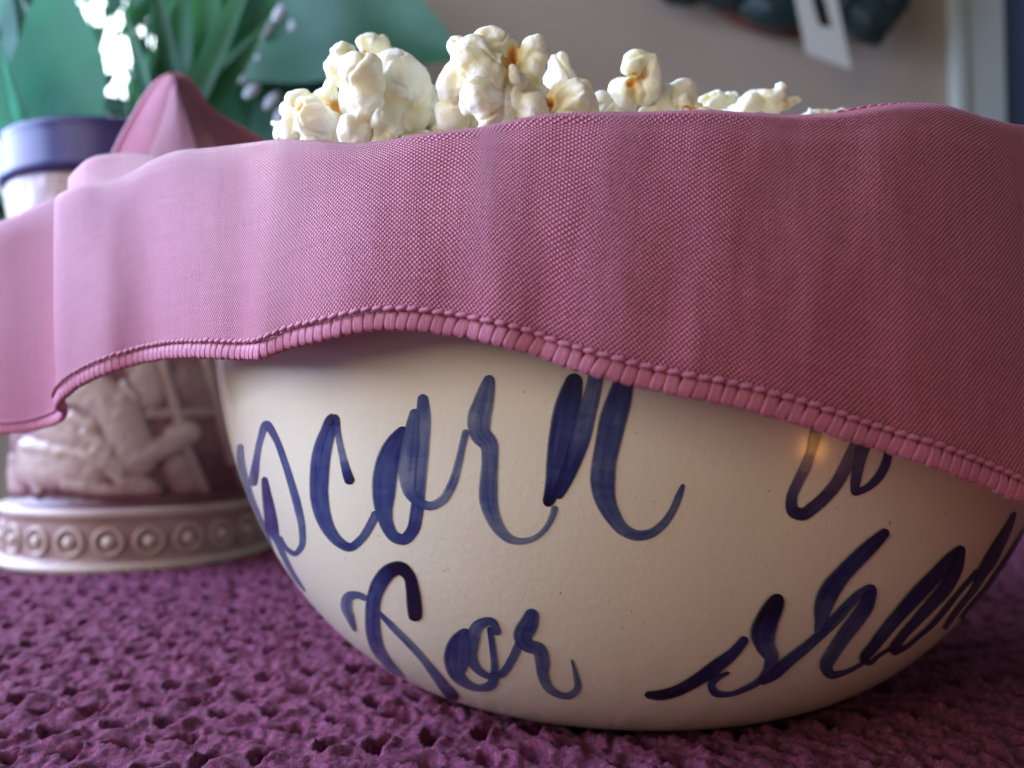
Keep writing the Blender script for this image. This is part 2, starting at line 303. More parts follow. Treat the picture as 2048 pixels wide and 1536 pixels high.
# crest px,py | hem px,py | crest depth, hem depth (None = follow the bowl) | inner edge px,py,depth or None
cols = [
 (-420,480,-420,890,.285,.286), (-250,470,-250,885,.273,.274), (-120,464,-120,876,.265,.264), (0,444,0,856,.2595,.257), (55,421,60,850,.2575,.253), (95,402,98,840,.2560,.248),
 (140,392,122,829,.252,.238), (132,394,128,812,.232,.224), (111,400,116,800,.216,.213), (122,388,126,784,.211,.208), (158,374,152,762,.207,.204), (212,366,200,737,.2035,.199), (254,352,254,718,.200,.194),
 (300,325,300,706,.1955,.188), (345,306,351,698,.191,.181), (423,297,425,697,.184,.170), (490,289,488,699,.1775,.162), (560,281,530,695,None,None), (600,282,585,674,None,None),
 (650,284,640,661,None,None), (705,288,700,647,None,None), (765,284,760,637,None,None), (850,269,830,638,None,None), (950,258,900,647,None,None), (1010,246,1000,666,None,None),
 (1100,230,1080,690,None,None), (1190,227,1140,711,None,None), (1300,226,1269,747,None,None), (1400,222,1360,767,None,None), (1500,228,1448,784,None,None), (1600,232,1594,822,None,None),
 (1690,226,1711,860,None,None), (1760,214,1800,888,None,None), (1820,209,1887,917,None,None), (1885,212,1970,950,None,None), (1960,234,2048,984,None,None), (2010,247,2110,1010,None,None),
 (2060,254,2200,1048,None,None), (2200,285,2320,1100,None,None), (2330,330,2430,1150,None,None)]
CT = []
for c in cols:
    yc = c[4] if c[4] else circ_Y(c[0], .1228); yh = c[5] if c[5] else circ_Y(c[2], .1325)
    CT.append((c[0], c[1], yc, c[2], c[3], yh))
CT = np.array(CT)
hemP = np.array([at(a, b, y) for a, b, y in CT[:, 3:6]])
tt = np.r_[0, np.cumsum(np.linalg.norm(np.diff(hemP, axis=0), axis=1))]
NU = 620; ss = np.linspace(0, tt[-1], NU); CS = spline(tt, CT, ss)
def g(x, c, w_): return math.exp(-((x-c)/w_)**2)
FK = .35
def fold(px, v, left):
    o = 0.0
    if not left:
        lo = 1-v*.55
        o += -.0038*g(px, 445, 90)*lo + .0036*g(px, 560+30*v, 60)*lo*(1-.5*v) - .0030*g(px, 730, 85)*lo + .0012*g(px, 900, 70)*lo
        o += -.0016*g(px, 985, 45)*lo*lo + .0014*g(px, 1085, 40)*lo*lo - .0010*g(px, 1190, 50)*lo
        o += -.0012*g(px, 1430+80*v, 90)*(lo) + .0016*g(px, 1560, 60)*lo
        o += .0026*g(px, 1745-60*v, 60)*lo - .0026*g(px, 1880-120*v, 85) + .0014*g(px, 1500, 90)*v
        o += -.0020*g(px, 215, 45)*lo + .0016*g(px, 300, 40)*lo
    else:
        o += -.001*g(px, 20, 60)*(1-v)
    return o
NV = 44; INN = 14
V = []; UVs = []; HEM = []; CREST = []; IDG = []
for i in range(NU):
    cx_, cy_, cY, hx, hy, hY = CS[i]; left = ss[i] < tt[7]; lf = 1/(1+math.exp((ss[i]-tt[7])/.003))
    col_ = []
    for j in range(NV):
        v_ = j/(NV-1)
        px = hx+(cx_-hx)*v_; py = hy+(cy_-hy)*v_
        Y = hY+(cY-hY)*v_**1.6 + (1-lf)*fold(px, v_, False)*(FK+(1-FK)*max(0, min(1, (480-px)/160))-(.17 if px > 1400 else 0))*min(1, (1-v_)*6)*1.0 + lf*fold(px, v_, True)
        Y += .0004*noise.noise(Vector((px*.010, py*.005, 3)))+.00010*noise.noise(Vector((px*.03, py*.010, 8)))
        Y -= .0035*math.sin(math.pi*min(1, v_))*.6                        # slight belly
        if v_ > .9: Y += .0030*((v_-.9)/.1)**2                              # rounding over at the crest
        if ss[i] < tt[16] and not left: px -= 9*g(ss[i], tt[7], .012)*math.sin(math.pi*v_)
        p = at(px, py, Y); d_ = Vector((p.x-BX, p.y-BY, 0)); need = min(.1226, bowl_r(p.z)+.003) if p.z < .1137 else .1226
        if d_.length < need and v_ < .985: p += d_.normalized()*(need-d_.length)
        col_.append(p)
    HEM.append(col_[0].copy()); CREST.append(col_[-1].copy())
    c0 = col_[-1]; cxp = CS[i][0]
    hollow = max(0, min(1, (cxp-118)/14, (338-cxp)/24)) if not left and ss[i] > tt[8] else 0; hollow = hollow*hollow*(3-2*hollow)
    htop = float(np.interp(cxp, [112, 125, 148, 169, 190, 212, 254, 300, 340], [392, 366, 339, 320, 312, 309, 307, 313, 322]))
    inwd = Vector((BX, BY, 0))-Vector((c0.x, c0.y, 0)); inwd.normalize()
    if cxp < 420: inwd = (inwd*.3+Vector((.25, 1, 0))).normalized()
    dn = .0; 
    for j in range(1, INN+1):
        q = j/INN
        if left:  p = c0+inwd*.016*q+Vector((0, 0, -.030*q*q))
        else:
            p = c0+inwd*(.020*q)+Vector((0, 0, -.0006-.026*q*q))*(1-hollow)
            if hollow > .02:
                tgt = at(cxp+6, htop, c0.y+.030)
                a_ = c0.lerp(tgt, q); a_.z -= .004*math.sin(math.pi*q); p = p.lerp(a_, hollow) if hollow < 1 else a_
        col_.append(p)
    a = 0.0; uvc = []
    for j, p in enumerate(col_):
        if j: a += (p-col_[j-1]).length
        uvc.append((ss[i], a))
    V += col_; UVs += uvc
NVT = NV+INN
cloth = empty('pink_napkin', (BX, BY-.12, .115))
tag(cloth, 'dusty pink woven napkin with stitched hem draped over the front of the bowl', 'napkin')
body = mesh_obj('woven_cloth', V, grid_faces(NU, NVT), M_cloth, cloth, uv=UVs)
so = body.modifiers.new('thickness', 'SOLIDIFY'); so.thickness = .0005; so.offset = 0

# back corner of the napkin standing up behind the bowl rim
YB = .345
Lc = [(215,345),(240,290),(268,238),(296,192),(322,163),(345,152)]; Rc = [(580,345),(535,295),(480,258),(440,236),(410,212),(385,172),(365,155),(352,152)]
Ls = catmull([(a, b, 0) for a, b in Lc], 40); Rs = catmull([(a, b, 0) for a, b in Rc], 40)
V = []; UVs = []; edgeL = []
for i in range(40):
    for j in range(40):
        q = j/39; x = Ls[i, 0]+(Rs[i, 0]-Ls[i, 0])*q; y = Ls[i, 1]+(Rs[i, 1]-Ls[i, 1])*q
        Y = YB - .003*math.sin(math.pi*min(1, q/.75)) + .010*max(0, .5-q)**2*4*(1-.5*i/39) + .030*max(0, q-.62)*(1-.6*i/39)/.38 - .0012*math.exp(-((q-.68)/.09)**2)
        p = at(x, y, Y); V.append(p); UVs.append((q*.05, -i*.0015))
    edgeL.append(V[-40])
edgeL += [V[39*40+j] for j in range(40)]
ends = [V[i*40+39] for i in range(39, -1, -1)]
nrow = 40
for i in range(1, 19):                  # the corner runs on down and forward to the rim of the bowl
    q = i/18
    for j in range(40):
        p0 = V[39*40+j]; t_ = Vector((-.118+.060*j/39, .232+.02*j/39, .128)); p = p0.lerp(t_, q); p.z -= .010*math.sin(math.pi*q); p.y += .006*math.sin(math.pi*q)*(1-q)
        V.append(p); UVs.append((j/39*.05, -.06-i*.006)); 
    nrow += 1
corner = mesh_obj('folded_corner', V, grid_faces(nrow, 40), M_cloth, cloth, uv=UVs); corner['label'] = 'raised pointed corner of the napkin behind the bowl rim'
so = corner.modifiers.new('thickness', 'SOLIDIFY'); so.thickness = .0006
def tube(path, r, m, name, parent, n=10, pr=None):
    P = [Vector(p) for p in path]; V = []
    for i, p in enumerate(P):
        t_ = (P[min(i+1, len(P)-1)]-P[max(i-1, 0)]).normalized(); a = t_.cross(Vector((0, 1, .01))); 
        if a.length < .1: a = t_.cross(Vector((1, 0, 0)))
        a.normalize(); b_ = t_.cross(a); rr = pr[i] if pr else r
        for j in range(n): th = 2*math.pi*j/n; V.append(p+(a*math.cos(th)+b_*math.sin(th))*rr)
    f = []
    for i in range(len(P)-1):
        for j in range(n): f.append((i*n+j, i*n+(j+1) % n, (i+1)*n+(j+1) % n, (i+1)*n+j))
    f.append(tuple(range(n))[::-1]); f.append(tuple((len(P)-1)*n+j for j in range(n)))
    return mesh_obj(name, V, f, m, parent)
ed = [p for p in edgeL[:40]] + ends
tube(ed, .0016, M_thread, 'corner_hem', cloth)

# overlocked hem: a core cord and single stitches wrapped round it
hemc = [p+Vector((0, -.0002, -.0003)) for p in HEM]
tube(hemc, .00068, M_thread, 'hem_cord', cloth, 8)
def wrap_mesh(kind, seed=0):
    if kind == 'wrap':                  # a bundle of parallel threads passed round the cloth edge
        path = [(-.0003,.0018),(-.0006,.0014),(-.00078,.0007),(-.00082,0),(-.0008,-.0008),(-.0007,-.0014),(0,-.00172),(.0007,-.0014),(.0010,-.0005),(.0008,.0012)]
        rg = random.Random(seed); NX = 17; V = []; f = []
        for i in range(NX):
            q = -1+2*i/(NX-1); e = 1-.30*abs(q)**6; rid = .00007*abs(math.sin(q*7.2+rg.uniform(-.2, .2)))
            for j, (y, z) in enumerate(path):
                L = math.hypot(y, z); k_ = e*(1+rid/L)+rg.uniform(-.012, .012); pinch = 1-.14*max(0, z/.0018)
                V.append((q*.00113*pinch+.00010*z/.0018*seed, y*k_, z*(k_ if z < 0 else 1-.10*abs(q)**3)))
        f = grid_faces(NX, len(path))
    else:
        v, f = ICO[2]; v = np.c_[v[:, 0]*.00135, v[:, 1]*.00058, v[:, 2]*.00050]; v[:, 2] += v[:, 0]*.14+.00006*np.sin(v[:, 0]*9000+v[:, 1]*6000); V = v.tolist()
    me = bpy.data.meshes.new(kind); me.from_pydata(V, [], f); me.polygons.foreach_set('use_smooth', [True]*len(f)); me.materials.append(M_thread); return me
MWS, MC = [wrap_mesh('wrap', k_) for k_ in range(4)], wrap_mesh('chain')
def stitches(path, normals_in, up_list, pitch, s0=0, rise=.0019, wrap=True):
    P = [np.array(p) for p in path]; d = np.r_[0, np.cumsum([np.linalg.norm(P[i+1]-P[i]) for i in range(len(P)-1)])]
    s = s0; c = 0
    while s < d[-1]-pitch:
        pitch_ = pitch*(1+.10*random.uniform(-1, 1))
        i = min(len(P)-2, int(np.searchsorted(d, s+pitch_/2))-1); fr = (s+pitch_/2-d[i])/(d[i+1]-d[i]); p = Vector(P[i]*(1-fr)+P[i+1]*fr)
        x = Vector(P[i+1]-P[i]).normalized(); up = up_list[i]; z = (up-x*up.dot(x)).normalized(); y = z.cross(x)
        R = Matrix((x, y, z)).transposed().to_4x4()
        if wrap:
            link_me('overlock_stitch', random.choice(MWS), cloth, Matrix.Translation(p-z*.0001)@R@Matrix.Rotation(random.uniform(.04, .22), 4, 'Y')@Matrix.Diagonal((pitch_/.00216, 1, random.uniform(.94, 1.05), 1)))
        link_me('chain_stitch', MC, cloth, Matrix.Translation(p+z*(rise+random.uniform(-.00008, .00008))+y*(.0010 if y.y < 0 else -.0010))@R@Matrix.Diagonal((pitch_/.0022, 1, 1, 1)))
        s += pitch_; c += 1
    return c
ups = []
for i in range(NU): ups.append((body.data.vertices[i*NVT+3].co-body.data.vertices[i*NVT].co).normalized())
i0 = int(np.searchsorted(ss, tt[2])); i1 = int(np.searchsorted(ss, tt[-3]))
nst = stitches(hemc[i0:i1], None, ups[i0:i1], .00215)
# second hem edge along the crest at the right
j0 = int(np.searchsorted(ss, tt[31])); j1 = int(np.searchsorted(ss, tt[38]))
stitches([p+Vector((0, .0030, .0001)) for p in CREST[j0:j1]], None, [Vector((0, 1, .25))]*(j1-j0), .0022, rise=.0016, wrap=True)

# ------------------------------------------------------------------ popcorn
def sdf(P, lobe):
    c, r, R = lobe; q = (P-c)@R; k0 = np.linalg.norm(q/r, axis=1); return (k0-1)*r.min()
def kernel(label, lobes_px, Y, idx, group=None, vox=.00042):
    """lobes: (px, py, rx_px, ry_px, dY_mm, type, angle_deg, depth ratio)"""
    LB = []
    for lb in lobes_px:
        px, py, rx, ry, dy, ty = lb[:6]; ang = math.radians(lb[6]) if len(lb) > 6 else 0; dr = lb[7] if len(lb) > 7 else .9
        c = np.array(at(px, py, Y+dy*.001)); s_ = (Y+dy*.001)/F; r = np.array([rx*s_, min(rx, ry)*s_*dr, ry*s_])
        r[1] = .0065 if ty == 'h' else r[1]; ca, sa = math.cos(ang), math.sin(ang); R = np.array([[ca, 0, sa], [0, 1, 0], [-sa, 0, ca]])
        LB.append((c, r, R, ty))
    V = []; Fc = []
    v0, f0 = ICO[3]
    for c, r, R, ty in LB:
        if ty == 'h': continue
        o_ = len(V); V += ((v0*r)@R.T+c).tolist(); Fc += [tuple(i+o_ for i in q) for q in f0]
    base = np.mean([l[0] for l in LB], axis=0)
    me = bpy.data.meshes.new('popcorn'); me.from_pydata((np.array(V)-base).tolist(), [], Fc)
    o = bpy.data.objects.new('tmp', me); COL.objects.link(o)
    rm = o.modifiers.new('r', 'REMESH'); rm.mode = 'VOXEL'; rm.voxel_size = vox; rm.use_smooth_shade = True
    sm = o.modifiers.new('s', 'SMOOTH'); sm.factor = .5; sm.iterations = 5
    dg = bpy.context.evaluated_depsgraph_get(); me2 = bpy.data.meshes.new_from_object(o.evaluated_get(dg)); bpy.data.objects.remove(o)
    n = len(me2.vertices); P = np.empty(n*3); me2.vertices.foreach_get('co', P); P = P.reshape(-1, 3); NR = np.empty(n*3); me2.vertices.foreach_get('normal', NR); NR = NR.reshape(-1, 3)
    W = P+base
    disp = np.array([noise.noise(Vector(p*190)+Vector((idx*7.1, 0, 0)))*.0006+noise.noise(Vector(p*800)+Vector((idx*3.3, 5, 0)))*.00016+max(0, .12-abs(noise.noise(Vector(p*130)+Vector((9, idx*3.3, 5)))))*-.006 for p in P])
    warp = np.array([noise.noise_vector(Vector(p*170)+Vector((idx*4.7, 1, 2)))*.0011+noise.noise_vector(Vector(p*420)+Vector((3, idx*2.7, 2)))*.00040 for p in P])
    S = np.array([sdf(W, l[:3]) for l in LB]); ty = np.array([l[3] for l in LB])
    Sw = np.where((ty == 'h')[:, None], 1, S).min(0); Sh = np.where((ty == 'h')[:, None], S, 1).min(0); So = np.sort(np.where((ty == 'h')[:, None], 1, S), axis=0)
    crease = np.exp(-np.maximum(0, (So[1] if len(So) > 1 else 1))/.0008)*.30
    tone = crease+np.clip(.10*np.array([noise.noise(Vector(p*300)) for p in P]), -.1, .1)+.04
    rr_ = np.array([l[1].min() if l[3] == 'h' else 9 for l in LB]).min(); hf = np.clip(-Sh/(rr_*.25), 0, 1)*np.clip(-NR[:, 1]*4+1, 0, 1)
    gl = np.exp(-np.maximum(0, Sh)/.0012)*.35; Sy = np.where((ty == 'y')[:, None], S, 1).min(0); tone = np.clip(tone+gl+.04+.28*np.clip((.0006-Sy)/.0008, 0, 1), 0, .55); tone = tone*(1-hf)+hf*(.72+.25*np.clip(-Sh/.002, 0, 1))
    P2 = P+NR*(disp*(1-hf*.7)-.0020*np.clip(-Sh/(rr_*.8), 0, 1)+.0004*np.exp(-(Sh/.0006)**2)*(ty == 'h').any())[:, None]+warp; me2.vertices.foreach_set('co', P2.ravel())
    a = me2.attributes.new('tone', 'FLOAT', 'POINT'); a.data.foreach_set('value', tone.astype(np.float32))
    me2.materials.clear(); me2.materials.append(M_pop); me2.polygons.foreach_set('use_smooth', [True]*len(me2.polygons)); me2.name = 'popcorn'; me2.update()
    o = bpy.data.objects.new('popcorn', me2); COL.objects.link(o); o.location = base
    tag(o, label, 'popcorn', 'popcorn heaped in the bowl'); return o
KN = []
def K(*a): KN.append(kernel(*a, idx=len(KN)))
K('popped kernel with two orange hull pits, lowest at the left end of the heap', [
  (600,212,38,34,2,'w',0),(632,236,44,46,-2,'w',10),(583,250,26,40,0,'w',0),(655,205,42,28,3,'w',0),(690,230,34,46,4,'w',0),(598,214,17,17,-5,'h',30),(674,206,22,20,-2,'h'),(640,215,20,16,1,'y'),(655,268,60,34,2,'w',0),(575,270,30,20,3,'w')], .182)
K('small popped kernel curled at the far left end beside the raised napkin corner', [(562,262,19,20,0,'w'),(560,268,11,9,-3,'h',40),(590,276,34,18,1,'w'),(552,243,9,8,3,'w')], .186)
K('tall knobbly popped kernel standing at the left of the heap against the big round one', [
  (688,112,36,30,0,'w',0),(718,140,44,40,-2,'w',20),(668,140,22,30,3,'w'),(735,175,34,48,-1,'w'),(730,225,38,58,-2,'w'),(712,262,36,40,-3,'w'),(660,175,20,22,6,'w'),(700,190,26,44,3,'w'),(722,128,22,14,-5,'w',-20)], .176)
K('big smooth round popped lobe right of the tall knobbly kernel', [
  (795,172,66,74,2,'w',10),(785,215,60,62,3,'w'),(820,210,44,60,4,'w'),(760,150,40,40,4,'w'),(845,245,36,34,8,'w'),(865,190,10,22,9,'w')], .182)
K('small popped nub with a yellow dot peeping over the big round lobe', [(738,88,26,26,0,'w',10),(758,100,26,28,2,'w'),(770,120,30,26,3,'w'),(727,94,5,5,-4.2,'h')], .196)
K('large many-lobed popped kernel with glossy orange hull in the middle of the heap', [
  (918,104,22,32,0,'w',-10),(985,92,44,38,2,'w',0),(950,120,46,50,-2,'w',15),(965,145,52,46,-2,'w',-20),(1072,96,29,26,1,'w',0),(1062,130,28,40,2,'w',-15),
  (1020,112,13,40,-2,'h',24),(1028,165,24,72,2,'y',0),(1000,195,34,70,1,'w'),(910,165,36,46,1,'w'),(1050,180,26,60,3,'w',-12),(905,225,34,50,3,'w'),(1032,150,12,26,-4,'w',-10),(1010,105,30,34,4,'w'),(935,225,8,46,0,'h',-10),(1072,200,30,36,4,'w')], .172)
K('pale finger-shaped popped lobe leaning on the front of the middle kernel', [
  (955,178,36,26,0,'w',0),(965,205,40,38,0,'w',0),(975,235,28,40,1,'w',10),(940,200,24,36,2,'w',25)], .158)
K('small pale wedge of popcorn behind the right side of the middle kernel', [(1118,130,20,26,0,'w',20),(1128,160,24,28,0,'w'),(1112,175,28,40,2,'w')], .190)
K('rounded wrinkled popped kernel with a brown-edged hull right of the middle kernel', [
  (1135,185,46,28,0,'w',0),(1155,200,40,36,0,'w'),(1112,200,30,30,1,'w'),(1092,213,16,22,1,'h',30),(1150,225,48,26,1,'w'),(1165,190,20,20,-3,'w')], .172)
K('little popped kernel with an orange hull spot between two larger kernels', [(1200,200,22,20,1,'w'),(1203,205,10,17,-4,'h'),(1215,225,30,22,3,'w'),(1185,225,16,22,3,'w')], .184)
K('upright curled popped kernel with a yellow hollow, tallest right of the middle', [
  (1283,122,42,18,0,'w',8),(1262,133,21,20,-1,'w'),(1306,148,20,42,0,'w',0),(1285,135,34,20,2,'w'),(1268,155,12,17,-3,'h',20),(1282,172,26,38,3,'y'),(1295,185,26,30,2,'w'),(1245,190,28,38,3,'w',20),(1240,215,36,26,2,'w')], .183)
K('low smooth two-humped popped kernel right of the curled upright one', [(1318,194,28,26,0,'w'),(1362,186,34,28,1,'w'),(1340,208,50,26,1,'w'),(1380,200,20,24,2,'w'),(1300,222,30,20,0,'w')], .188)
K('small knobbly popped kernel in the dip before the pronged one', [(1428,196,24,18,0,'w'),(1414,208,28,24,1,'w'),(1462,200,18,14,4,'w'),(1445,215,36,20,3,'w')], .200)
K('pronged popped kernel with two little horns and an orange base near the right end', [
  (1510,208,50,22,0,'w',-14),(1545,205,32,24,0,'w'),(1560,180,13,22,0,'w',-6),(1592,193,9,14,1,'w',50),(1600,194,8,9,1,'w'),(1578,205,20,14,1,'w'),(1577,224,14,12,0,'h'),(1480,220,40,16,2,'w')], .196)
K('flat low row of popcorn bumps at the far right end of the heap', [(1625,228,28,12,0,'w'),(1655,222,24,12,0,'w'),(1685,228,22,12,1,'w'),(1640,236,30,14,1,'w')], .215)
# the rest of the heap behind and below, seen only through the gaps
rr = random.Random(3); fill = []
srcs = [KN[i].data for i in (0, 2, 5, 8, 10, 13)]
cand = [(850,262,.190),(900,262,.186),(1040,232,.178),(1085,236,.182),(870,240,.196),(620,285,.180),(760,292,.176),(1210,240,.186),(1400,232,.186),(1540,242,.194),(1460,238,.190),(1620,246,.205)]
for (px, py, Y) in cand: fill.append(at(px, py+(14 if px < 1300 else 24), Y))
crx = CT[:, 0]; cry = CT[:, 1]
def heap_top(x, y, rk):                 # height of the heap, kept under the sight line over the front of the napkin
    dome = .150-.026*(math.hypot(x-BX, y-BY)/.105)**2
    px, _ = pxy((x, y, .13)); lim = float(np.interp(px, crx[8:], cry[8:]))+14
    return min(dome, CAMZ+(834-lim)/F*y)-rk
for layer in (0, 1):
    for a in range(-8, 9):
        for b in range(-8, 9):
            x = BX+(a+.5*(b % 2))*.0165+.008*layer+rr.uniform(-.002, .002); y = BY+b*.0145+.006*layer+rr.uniform(-.002, .002)
            if math.hypot(x-BX, y-BY) > .104-.010*layer: continue
            z = heap_top(x, y, .0135 if x > BX-.01 else .010)-.013*layer
            if z > .07: fill.append(Vector((x, y, z)))
for i, p in enumerate(fill):
    o = bpy.data.objects.new('popcorn', srcs[i % 6]); COL.objects.link(o); o.location = p
    s_ = rr.uniform(.75, .95)*(.6 if i < len(cand) and p.x > .03 else 1); o.scale = (s_, s_, s_); o.rotation_euler = (rr.uniform(0, 6), rr.uniform(0, 6), rr.uniform(0, 6))
    lab = ['tucked beside the foot of the big round lobe', 'peeping out under the left side of the middle kernel', 'half hidden under the right side of the middle kernel', 'between the middle kernel and the rounded wrinkled one', 'in the gap behind the big round lobe', 'under the kernel with two orange hull pits', 'between the tall knobbly kernel and the big round lobe', 'at the foot of the upright curled kernel', 'between the two-humped kernel and the small knobbly one', 'under the horned kernel near the right end', 'behind the small knobbly kernel in the dip', 'under the flat bumpy row at the far right end']
    tag(o, 'popped kernel '+lab[i] if i < len(cand) else 'pale popped kernel deep in the heap behind the front popcorn', 'popcorn', 'popcorn heaped in the bowl')

# ------------------------------------------------------------------ mat
def axis(lo, hi, a, b, fine, coarse):
    return np.r_[np.arange(lo, a, coarse), np.arange(a, b, fine), np.arange(b, hi, coarse)]
xs = axis(-.55, .55, -.27, .27, .00075, .004)
ys = [-.10]
while ys[-1] < .72: ys.append(ys[-1]+(.004 if ys[-1] < .145 or ys[-1] > .5 else .00065+.0006*max(0, ys[-1]-.16)/.1))
ys = np.array(ys); XX, YY = np.meshgrid(xs, ys, indexing='ij')
def hash2(i, j, k):
    h = np.sin(i*127.1+j*311.7+k*74.7)*43758.5453; return h-np.floor(h)
def worley(X, Y, cell, k, second=False):
    gx, gy = X/cell, Y/cell; ix, iy = np.floor(gx), np.floor(gy); best = np.full(X.shape, 9.0); b2 = best.copy()
    for dx in (-1, 0, 1):
        for dy in (-1, 0, 1):
            px = ix+dx+hash2(ix+dx, iy+dy, k); py = iy+dy+hash2(ix+dx, iy+dy, k+9)
            d_ = (gx-px)**2+(gy-py)**2; b2 = np.minimum(b2, np.maximum(best, d_)); best = np.minimum(best, d_)
    return np.sqrt(best), np.sqrt(b2)
ang = math.radians(16); XR = XX*math.cos(ang)+YY*math.sin(ang); YR = -XX*math.sin(ang)+YY*math.cos(ang)
XR = XR+.0012*np.sin(YR*310)+.0008*np.sin(XR*500+1); YR = YR+.0010*np.sin(XR*290+2)
sx, sy = .0122, .0142
row = np.floor(YR/sy); ux = XR/sx+.5*(row % 2)+.10*(hash2(row, 3, 1)-.5); cxl = np.floor(ux)
jx = (hash2(cxl, row, 5)-.5)*.16; jy = (hash2(cxl, row, 6)-.5)*.16; lx = (ux-cxl-.5-jx)*sx; ly = (YR/sy-row-.5-jy)*sy
siz = .85+.3*hash2(cxl, row, 8)
vy = ly-np.abs(lx)*.55; hole = np.exp(-((lx/.0027)**2+(vy/.0036)**2)/siz); hole = np.clip(hole*1.7-.2, 0, 1)     # V shaped gaps between the stitches
w1, w1b = worley(XX, YY, .0058, 1); w2, _ = worley(XX, YY, .0027, 2); w3, _ = worley(XX, YY, .0013, 3)
Z = .0009*np.exp(-(w1*1.5)**2)+.0010*np.exp(-(w2*1.4)**2)+.0009*np.exp(-(w3*1.4)**2)+.0011
Z = Z-.0085*np.clip(hole*1.3, 0, 1)**1.2+.0010*np.exp(-((np.hypot(lx, ly)-.0042)/.0012)**2)+.0006*np.sin(XR*2*math.pi/sx)*np.sin(YR*2*math.pi/sy)
Z -= .0018
din = np.hypot(XX-BX, YY-BY); Z -= .0035*np.clip((.068-din)/.014, 0, 1)
dp = np.hypot(XX+.209, YY-.457); Z -= .003*np.clip((.066-dp)/.006, 0, 1)
nx_, ny_ = XX.shape
Xd = XX; Yd = YY
Vm = np.stack([Xd, Yd, Z], -1).reshape(-1, 3)
me = bpy.data.meshes.new('crocheted_mat'); ii = (np.arange(nx_-1)[:, None]*ny_+np.arange(ny_-1)[None, :]).ravel()
Fm = np.stack([ii, ii+ny_, ii+ny_+1, ii+1], -1)
me.vertices.add(len(Vm)); me.vertices.foreach_set('co', Vm.ravel()); me.loops.add(Fm.size); me.loops.foreach_set('vertex_index', Fm.ravel().astype(np.int32))
me.polygons.add(len(Fm)); me.polygons.foreach_set('loop_start', np.arange(0, Fm.size, 4, dtype=np.int32)); me.polygons.foreach_set('use_smooth', [True]*len(Fm)); me.update(); me.validate()
me.materials.append(M_mat); mo = link_me('crocheted_mat', me); tag(mo, 'plum purple crocheted chenille mat with open stitches under the bowl and vase', 'mat')
M_wood = mat('dark_table_wood', (.12, .07, .04), .4)
tb = mesh_obj('table_surface', [(-.8, -.2, -.012), (.8, -.2, -.012), (.8, .85, -.012), (-.8, .85, -.012), (-.8, -.2, -.04), (.8, -.2, -.04), (.8, .85, -.04), (-.8, .85, -.04)],
    [(0, 1, 2, 3), (7, 6, 5, 4), (0, 4, 5, 1), (1, 5, 6, 2), (2, 6, 7, 3), (3, 7, 4, 0)], M_wood, smooth=False); tag(tb, kind='structure')

# ------------------------------------------------------------------ relief vase
PX, PY = -.2055, .4645
vase = empty('ceramic_vase', (PX, PY, 0)); tag(vase, 'tall brown-washed ceramic vase with carved figures and a ring-and-bead base, left behind the bowl', 'vase')
prof = [(.050, 0), (.0605, .0003), (.0622, .0020), (.0618, .0042), (.0596, .0054), (.0586, .0062)] + [(.0584, .0062+.0185*i/22) for i in range(1, 23)] + [(.0592, .0257), (.0606, .0272), (.0608, .0290), (.0596, .0306), (.0570, .0318), (.0548, .0335), (.0545, .036)]
prof += [(.0545+.0022*math.sin(math.pi*i/200)+.0062*max(0, (i-110)/90)**2, .036+.157*i/200) for i in range(1, 201)]
caps = [  # relief, drawn as rounded bars: x0,y0,x1,y1,radius (crop units), height mm
 (430,430,600,560,95,4.2),(600,560,700,790,100,4.6),(700,815,900,725,52,5.0),(900,700,960,680,55,6.0),(825,300,925,650,26,4.2),(955,760,1050,1000,26,3.4),
 (250,640,420,740,80,3.4),(140,745,460,800,32,4.0),(180,850,450,880,95,3.4),(350,520,520,500,30,3.0),(380,600,480,650,34,4.0),(450,680,560,770,36,4.4),(500,770,620,860,36,4.2),(430,800,540,850,30,4.4),(560,860,640,930,34,3.8),
 (740,370,770,480,70,4.4),(690,330,760,400,50,3.8),(770,585,1090,575,26,3.0),(960,400,1060,520,80,2.0),(1050,300,1180,830,22,3.6),(1100,300,1240,1000,16,3.0),(920,860,960,960,70,3.2),(690,960,760,1000,70,3.6),(120,780,200,980,24,3.0),(350,940,640,1000,40,3.6),(20,850,60,1000,60,3.0),(640,430,700,500,20,4.8),
 (-200,500,-100,800,90,4.2),(-100,800,-40,960,60,3.6),(300,250,500,330,80,4.0),(560,120,600,300,60,4.2),(200,0,330,200,80,4.0),(-60,-100,40,200,60,3.6),(30,-60,230,-200,50,3.4)]
prof = [(a*1.13, b) for a, b in prof]; NT_ = 760; V = []; relief = []
